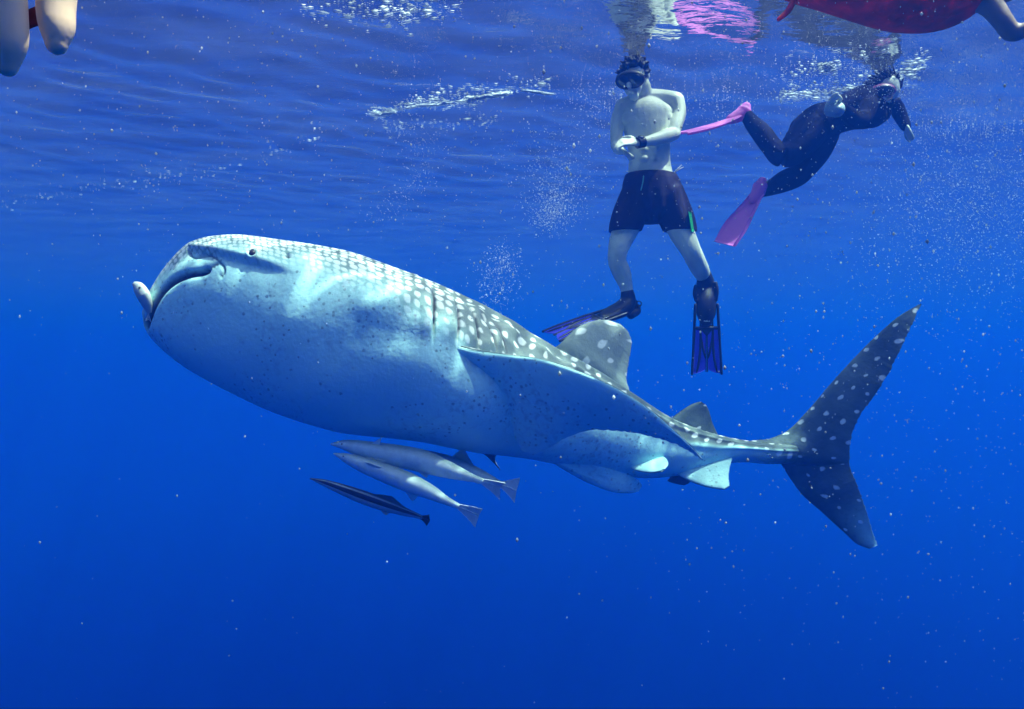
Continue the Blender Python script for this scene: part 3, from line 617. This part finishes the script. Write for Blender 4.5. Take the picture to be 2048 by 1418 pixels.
bd = nrm(np.array([.012, .02, -1.])); fR = blade_fin((Q(1413,640,.09), bd, nrm(np.cross(bd, (0, 1., 0))), np.array([0, 1., 0])), .37, .082, .102, 0, .0,
    [tube([Q(1409,552,.12), Q(1412,575,.155), Q(1412,605,.11), Q(1412,632,.095), Q(1412,643,.09)], [(.052,.05), (.068,.055), (.070,.05), (.062,.036), (.045,.024)], side=(1, 0, 0), n=20),
     tube([Q(1432,566,.10), Q(1434,580,.09), Q(1433,600,.09)], [.012, .014, .010], n=10), tube([Q(1391,572,.10), Q(1389,588,.09), Q(1392,602,.09)], [.012, .014, .010], n=10)])
al = nrm(Q(1100,682,-.20) - Q(1205,633,-.04)); no = nrm(np.array([-.25, -.50, .83]) - al*np.dot(al, (-.25, -.50, .83)))
fL = blade_fin((Q(1212,630,-.03), al, nrm(np.cross(al, no)), no), .44, .078, .100, 0, .03,
    [tube([Q(1255,588,.055), Q(1256,602,.05), Q(1247,615,.02), Q(1228,625,-.01), Q(1207,634,-.04)], [(.048,.048), (.055,.05), (.062,.052), (.060,.042), (.045,.026)], n=20),
     tube([Q(1255,610,.05), Q(1272,612,.06), Q(1276,620,.06), Q(1262,630,.02)], [.03, .022, .022, .03], n=12), tube([Q(1268,608,.05), Q(1278,602,.06), Q(1283,606,.06), Q(1278,616,.05)], [.006]*4, n=8)])

# --- swimmer in a black wetsuit with pink fins
YW = 5.15
def W_(px, py, dy=0): return P(px, py, YW + dy)
M_suit = principled('black_wetsuit', (.012, .011, .024), .9, .08, noise=.4, scale=22, bump=.006)
M_pink = principled('pink_rubber', (.86, .26, .74), .5, .25, noise=.12, scale=10, trans=.35)
torso = [tube([W_(1617,262), W_(1640,248), W_(1668,235,-.02), W_(1700,222,-.03), W_(1735,212,-.03), W_(1757,205,-.02)], [(.125,.14), (.135,.15), (.115,.125), (.125,.13), (.140,.14), (.09,.10)], side=(0, 0, 1), n=24),
         ball(W_(1742,232,-.08), (.10,.08,.075)), ball(W_(1760,228,.0), (.06,.09,.06)),
         tube([W_(1737,198,-.10), W_(1750,202,0), W_(1770,205,.12)], [.075, .085, .075], n=14)]
legA = [tube([W_(1625,256,-.03), W_(1600,285,-.06), W_(1578,308,-.08), W_(1562,311,-.08), W_(1545,295,-.05), W_(1522,265,0), W_(1502,243,.04), W_(1494,232,.05)], [.12, .108, .085, .072, .064, .062, .046, .038], n=18)]
legB = [tube([W_(1640,268,.06), W_(1628,300,.06), W_(1612,328,.05), W_(1595,350,.04), W_(1570,362,.03), W_(1545,374,.03), W_(1528,381,.03)], [.125, .112, .09, .074, .070, .052, .040], n=18)]
armL = [tube([W_(1737,205,-.12), W_(1728,232,-.22), W_(1712,240,-.30), W_(1692,225,-.34), W_(1677,214,-.36)], [.062, .052, .046, .042, .032], n=14)]
armR = [tube([W_(1773,205,.10), W_(1790,212,.06), W_(1800,230,.02), W_(1811,252,-.02)], [.060, .046, .040, .030], n=14)]
hW = W_(1772,178,-.05)
skin = [ball(hW, (.085,.10,.105)), ball(W_(1768,192,-.11), (.058,.05,.06)), ball(W_(1757,188,-.13), (.02,.02,.02)), tube([W_(1757,203,-.02), W_(1768,190,-.04)], [.06, .062], n=12),
        ball(W_(1764,180,-.165), (.012,.02,.016)), ball(W_(1764,196,-.155), (.024,.012,.008)), ball(W_(1794,178,-.03), (.012,.02,.03))]
hand(skin, W_(1675,213,-.36), W_(1660,208,-.40), (0,-.5,-1), [(.2,-.6,.5), (.2,-.6,.5), (.25,-.6,.5), (.3,-.6,.5)], 1, 1.05)
hand(skin, W_(1811,252,-.02), W_(1817,264,-.05), (-.7,.3,.2), [(.35,-.2,-.9), (.3,-.3,-.9), (.2,-.3,-.9), (.1,-.3,-.9)], 1, .95)
V, F = fuse(skin + armL + armR + torso + legA + legB, .008, 5)
woman = mk('person', V, F, M_skin, origin=W_(1640,255)); tag(woman, 'swimmer in black wetsuit with bright pink fins kicking at the surface', 'person')
def fat(parts_, e):
    return [(V_ + 0, F_) for V_, F_ in parts_]
def inflate(V, F, e):
    me_ = bpy.data.meshes.new('t'); me_.from_pydata(V.tolist(), [], [list(f) for f in F]); nn_ = np.empty(len(V)*3); me_.vertices.foreach_get('normal', nn_); bpy.data.meshes.remove(me_)
    return V + nn_.reshape(-1, 3)*e, F
V, F = inflate(*fuse(torso + legA + legB + armL + armR, .008, 5), .007)
mk('wetsuit', V, F, M_suit, parent=woman)['label'] = 'black full length wetsuit'
# her mask and dark hair
mc = W_(1766,182,-.145); fw2 = nrm(np.array([-.15, -1, -.25])); sd2 = nrm(np.cross(fw2, (0, 0, 1.))); R2 = np.stack([sd2, np.cross(sd2, fw2), fw2], 1)
V, F = ball(mc, (.085, .05, .035), 24, 12, R2); mk('diving_mask', V, F, principled('mask_pink', (.25, .05, .16), .35), parent=woman)
V, F = ball(mc + fw2*.022, (.07, .037, .016), 22, 10, R2); mk('lens', V, F, M_glass, parent=woman)
V, F = tube([W_(1778,176,-.16), W_(1784,186,-.17), W_(1783,196,-.16), W_(1776,200,-.17)], [.008]*4, n=8); mk('snorkel', V, F, principled('snorkel', (.75, .5, .35), .4), parent=woman)
hp = [ball(hW + np.array([.0, .015, .02]), (.095,.105,.10))]
for i in range(160):
    z_ = rng.uniform(-.1, 1); a_ = rng.uniform(0, 6.283); rr_ = math.sqrt(max(0, 1-z_*z_)); d = np.array([rr_*math.cos(a_), rr_*math.sin(a_), z_])
    if d[1] < -.5 and d[2] < .5: continue
    tuft(hp, hW + d*.092, nrm(d + np.array([-.4, .1, .1])), rng.uniform(.02, .05), .012, np.array([-.03, rng.randn()*.02, rng.randn()*.015]))
V, F = join(hp); mk('hair', V, F, M_hair, parent=woman)
# her camera
V, F = tube([W_(1662,218,-.40), W_(1676,220,-.42)], [(.05,.035)]*2, side=(0, 0, 1), n=4); tag(mk('camera', V, F, principled('camera_pale', (.30, .42, .45), .4)), 'small pale camera held in the hand of the wetsuit swimmer', 'camera')
def pink_fin(path, widths, rad_foot, side):
    """full foot pocket widening into a flexible blade"""
    pth = np.array(path); s_ = np.linspace(0, 1, len(pth)); q_ = np.linspace(0, 1, 40); c_ = herm(s_, pth, q_); w_ = herm(s_, widths, q_)
    t_ = nrm(np.gradient(c_, axis=0)); A_ = nrm(np.asarray(side) - (t_*np.asarray(side)).sum(1, keepdims=True)*t_)
    B_2 = np.cross(t_, A_)
    rows = [[c_[i] + A_[i]*w_[i]*v + B_2[i]*.010*(abs(v) > .85) - B_2[i]*.012*(1-v*v)*math.sin(i/39*3) for v in np.linspace(-1, 1, 13)] for i in range(12, 40)]
    V_, F_, _ = sheet(rows, [[.004 + .006*(abs(v) > .85) for v in np.linspace(-1, 1, 13)] for _ in rows])
    fo = mk('swim_fin', *fuse([tube(c_[0:17:4], rad_foot, n=18)], .006, 3), M_pink, parent=woman); mk('blade', V_, F_, M_pink, parent=fo); return fo
pink_fin([W_(1492,214,.06), W_(1485,226,.06), W_(1463,238,.04), W_(1430,250,.0), W_(1395,259,-.04), W_(1362,266,-.08)], [.045, .05, .055, .07, .085, .085], [.035, .052, .050, .045, .035], (.1, .95, .35))
pink_fin([W_(1524,364,.03), W_(1519,380,.02), W_(1508,398,.0), W_(1490,425,-.02), W_(1470,455,-.03), W_(1450,488,-.04)], [.045, .05, .055, .075, .095, .085], [.035, .055, .052, .046, .036], (.75, -.55, .2))

# --- swimmer in a red top at the upper right edge
YR = 2.95
def R3(px, py, dy=0): return P(px, py, YR + dy)
M_red = principled('red_rash_vest', (.66, .035, .004), .85, .05, noise=.7, scale=16, bump=.012)
b = M_red.node_tree.nodes['Principled BSDF']; b.inputs['Subsurface Weight'].default_value = .85; b.inputs['Subsurface Scale'].default_value = .3; b.inputs['Subsurface Radius'].default_value = (1, .05, .03)
k_ = .79
rt = [tube([R3(1600,-40,.1), R3(1660,-34,.05), R3(1740,-24), R3(1830,-14), R3(1900,-16), R3(1945,-26), R3(1975,-32)], [(.10*k_,.13*k_), (.12*k_,.17*k_), (.15*k_,.19*k_), (.172*k_,.21*k_), (.158*k_,.20*k_), (.115*k_,.17*k_), (.07*k_,.10*k_)], side=(0, 0, 1), n=26)]
arm = [tube([R3(1955,-8,-.05), R3(1985,15,-.08), R3(2008,45,-.10), R3(2026,66,-.10), R3(2050,60,-.12), R3(2085,40,-.16)], [.05, .042, .036, .034, .030, .025], n=14)]
hd_r = [ball(R3(2010,-45,.05), (.08,.09,.10)), tube([R3(1965,-25), R3(2000,-40,.04)], [.05,.05], n=12)]
V, F = fuse(rt + arm + hd_r, .009, 5)
V[:, 2] = np.minimum(V[:, 2], SURF + .24)
red = mk('person', V, F, principled('tanned_skin', (.30, .22, .17), .5, .3, noise=.15, scale=9), origin=R3(1830,0)); tag(red, 'swimmer in dark red top cut off by the upper right edge', 'person')
V, F = inflate(*fuse(rt, .009, 5), .009); V[:, 2] = np.minimum(V[:, 2], SURF + .25); mk('rash_vest', V, F, M_red, parent=red)['label'] = 'dark red rash vest'
V, F = tube([R3(1600,-30,.05), R3(1588,-8,.03), R3(1584,8,.02), R3(1574,24,.01), R3(1558,38,0)], [.013, .013, .013, .012, .009], n=10); mk('strap', V, F, M_red, parent=red)

# --- fingers close to the lens in the upper left corner
YH = .34
def H3(px, py, dy=0): return P(px, py, YH + dy)
M_hand = principled('hand_skin', (.92, .68, .44), .42, .4, noise=.12, scale=90, bump=.0004)
hpz = [tube([H3(45,-215,.03), H3(100,-150,.012), H3(120,-85,.002), H3(116,-30), H3(112,20), H3(114,60), H3(113,88)], [.0095, .0092, .0092, .0084, .0082, .0074, .0050], n=20),
       tube([H3(-60,-230,.02), H3(-40,-150,.0), H3(-14,-80,-.010), H3(5,-20,-.014), H3(12,40,-.012), H3(15,90,-.010), H3(14,132,-.008)], [.0098, .0094, .0096, .0092, .0088, .0080, .0048], n=20),
       tube([H3(-150,-230,.015), H3(-130,-160,-.01), H3(-110,-90,-.02), H3(-100,-20,-.02), H3(-96,40,-.016)], [.0095, .009, .0088, .008, .006], n=16),
       tube([H3(-235,-220,.01), H3(-220,-160,-.012), H3(-205,-110,-.02), H3(-195,-60,-.02)], [.0085, .008, .0075, .006], n=16),
       tube([H3(-60,-330,-.02), H3(30,-300,-.03), H3(85,-270,-.03), H3(130,-260,-.02)], [.012, .0115, .0105, .008], n=16),
       tube([H3(-95,-225,.018), H3(-110,-300,.0), H3(-140,-400,-.05)], [(.042,.014), (.043,.017), (.030,.020)], side=(1, 0, 0), n=24),
       tube([H3(-140,-400,-.05), np.array([-.29, .18, .30]), np.array([-.34, -.02, .36])], [(.029,.021), (.030,.025), (.038,.035)], side=(1, 0, 0), n=20)]
V, F = fuse(hpz, .0011, 6)
hnd = mk('hand', V, F, M_hand, origin=H3(85,-150)); tag(hnd, 'bare hand with two fingers reaching down into the upper left corner', 'hand')
for (px, py, dy, ln) in ((113, 66, .0078, 22), (14, 104, .004, 26)):
    V, F = ball(H3(px, py, dy), (.0052, .0016, .0062), 16, 10); mk('nail', V, F, principled('nail', (.75, .55, .45), .3, .5), parent=hnd)
V, F = tube([H3(20,60,.012), H3(50,42,.012), H3(85,28,.012), H3(120,16,.014)], [(.0046,.002)]*4, side=(0, 0, 1), n=10)
tag(mk('strap', V, F, principled('red_strap', (.30, .035, .03), .6, .3, noise=.3, scale=200)), 'dark red strap stretched between the two near fingers', 'strap')

# ------------------------------------------------------------------ specks, bubbles and foam
def octa(n, pos, r, squash=None):
    base_ = np.array([(1,0,0), (-1,0,0), (0,1,0), (0,-1,0), (0,0,1), (0,0,-1)], float); f_ = [(0,2,4), (2,1,4), (1,3,4), (3,0,4), (2,0,5), (1,2,5), (3,1,5), (0,3,5)]
    sc = np.ones((n, 3)) if squash is None else squash
    V_ = (pos[:, None] + base_[None]*(r[:, None]*sc)[:, None]).reshape(-1, 3)
    F_ = (np.arange(n)[:, None, None]*6 + np.array(f_)[None]).reshape(-1, 3)
    return V_, F_.tolist()
M_speck, N, L = new_mat('plankton'); b = N['Principled BSDF']; b.inputs['Roughness'].default_value = .6
at = N.new('ShaderNodeAttribute'); at.attribute_name = 'tone'; L.new(at.outputs['Color'], b.inputs['Base Color'])
tl = N.new('ShaderNodeBsdfTranslucent'); L.new(at.outputs['Color'], tl.inputs[0]); ms = N.new('ShaderNodeMixShader'); ms.inputs[0].default_value = .5
L.new(b.outputs[0], ms.inputs[1]); L.new(tl.outputs[0], ms.inputs[2]); L.new(ms.outputs[0], N['Material Output'].inputs[0])
M_bub = principled('bubbles', (.86, .90, .90), .15, .8, trans=.3)
n = 36000
p = np.stack([rng.uniform(-3.4, 4.2, n), rng.uniform(1.1, 6.5, n), rng.uniform(-2.6, SURF-.04, n)], 1)
keep = rng.rand(n) < np.clip(.14 + .16/(1 + np.exp(-(p[:, 0]/p[:, 1] - .05)*9)) + .25*np.clip(p[:, 0]/p[:, 1]*1.6, -.3, 1) + .5*np.clip(p[:, 2]/p[:, 1]*1.8, -.8, 1), .02, 1)
p = p[keep]; n = len(p); r = np.clip(.0015*np.exp(rng.randn(n)*.6), .0006, .0055)*np.clip(p[:, 1]/2.2, .45, 1.5)
V, F = octa(n, p, r, np.stack([np.ones(n), np.ones(n), rng.uniform(.8, 1.7, n)], 1))
sp_o = mk('suspended_particles', V, F, M_speck, origin=np.array([0, 3, 0]))
tn = np.repeat(np.clip(rng.beta(1.2, 1.8, n), .5, .95), 6)[:, None]*np.array([[.95, 1, .97]])
sp_o.data.color_attributes.new('tone', 'FLOAT_COLOR', 'POINT').data.foreach_set('color', np.c_[tn, np.ones(len(tn))].ravel())
tag(sp_o, 'tiny pale specks drifting all through the water', 'particles', kind='stuff')
def plume(path, Yp, n, spread, rsz, label):
    path = np.array(path, float); t_ = rng.rand(n); q_ = np.stack([np.interp(t_, np.linspace(0, 1, len(path)), path[:, i]) for i in range(3)], 1)
    px_ = q_[:, 0] + rng.randn(n)*q_[:, 2]*spread; py_ = q_[:, 1] + rng.randn(n)*q_[:, 2]*.8*spread; yy = Yp + rng.randn(n)*.25
    pp = np.stack([(px_-1024)/F_PX*yy, yy, (709-py_)/F_PX*yy], 1); pp[:, 2] = np.minimum(pp[:, 2], SURF + wave(pp[:, 0], pp[:, 1]) - .012)
    V_, F_ = octa(n, pp, np.clip(rsz*np.exp(rng.randn(n)*.45), .0008, .008))
    tag(mk('bubble_cloud', V_, F_, M_bub), label, 'bubbles', 'clouds of fine bubbles', 'stuff')
plume([(1110,300,60),(1120,400,28),(1090,440,22)], 5.4, 2200, 1, .0022, 'drifting cloud of tiny bubbles beside the standing man')
plume([(1010,500,18),(1000,545,20),(985,600,26)], 4.9, 800, 1, .0020, 'faint puff of tiny bubbles above the shark gills')
plume([(780,250,40),(860,290,30),(830,370,22),(740,450,18)], 5.6, 650, 1, .0021, 'thin trail of bubbles sinking from the foam streak')
plume([(1230,200,30),(1180,220,60),(1400,215,50),(1480,200,40)], 5.6, 1200, 1, .0022, 'bubbles around the shoulders of the standing man')
plume([(1560,175,40),(1660,165,50),(1760,160,40),(1810,200,26)], 5.0, 1300, 1, .0021, 'bubbles churned up round the wetsuit swimmer')
plume([(1880,330,110),(2000,380,110),(1900,480,120)], 6.4, 6500, 1, .0026, 'pale bubble cloud added for the sun haze at the right edge')  # cloud added to give the sun haze at the upper right
# foam lines caught under the surface
def foam(lines, n, label):
    ps, rs = [], []
    for (x0, y0, x1, y1, sp, cnt) in lines:
        t_ = rng.rand(cnt); px_ = x0 + (x1-x0)*t_ + rng.randn(cnt)*5; py_ = y0 + (y1-y0)*t_ + rng.randn(cnt)*sp
        yy = SURF*F_PX/np.maximum(709-py_, 60); xx = (px_-1024)/F_PX*yy
        ps.append(np.stack([xx, yy, SURF + wave(xx, yy) - .006], 1)); rs.append(np.clip(.0030*np.exp(rng.randn(cnt)*.55), .0012, .010))
    p_ = np.vstack(ps); r_ = np.hstack(rs)
    V_, F_ = octa(len(p_), p_, r_, np.stack([rng.uniform(1.5, 5, len(p_)), rng.uniform(1, 2.5, len(p_)), np.full(len(p_), .5)], 1))
    tag(mk('foam', V_, F_, M_bub, origin=p_.mean(0)), label, 'foam', kind='stuff')
foam([(745,232,830,205,5,190), (830,205,960,200,8,200), (930,202,1015,188,1.2,420), (820,214,900,204,1.2,200), (1050,182,1102,187,1.0,260), (860,195,1100,165,12,160), (760,255,1000,240,9,110), (745,232,790,226,1,120)], 0, 'broken white foam streak under the surface left of the man')
foam([(0,410,200,375,7,70), (190,375,420,345,9,90), (400,345,650,270,14,60)], 0, 'long sparse line of floating foam far off on the left')
foam([(1690,178,1760,165,4,420), (1560,190,1700,180,7,300), (1640,130,1672,126,4,220), (1790,160,1850,120,14,200), (1560,150,1780,110,20,150)], 0, 'white splash foam around the head of the wetsuit swimmer')
foam([(690,15,920,5,20,170), (770,28,850,18,14,90), (600,25,700,5,18,40)], 0, 'pale flecks standing in for sun glitter at the top edge')  # flecks added in place of sun glints on the ripples
for o in list(bpy.data.objects):
    if '_o' in o: del o['_o']
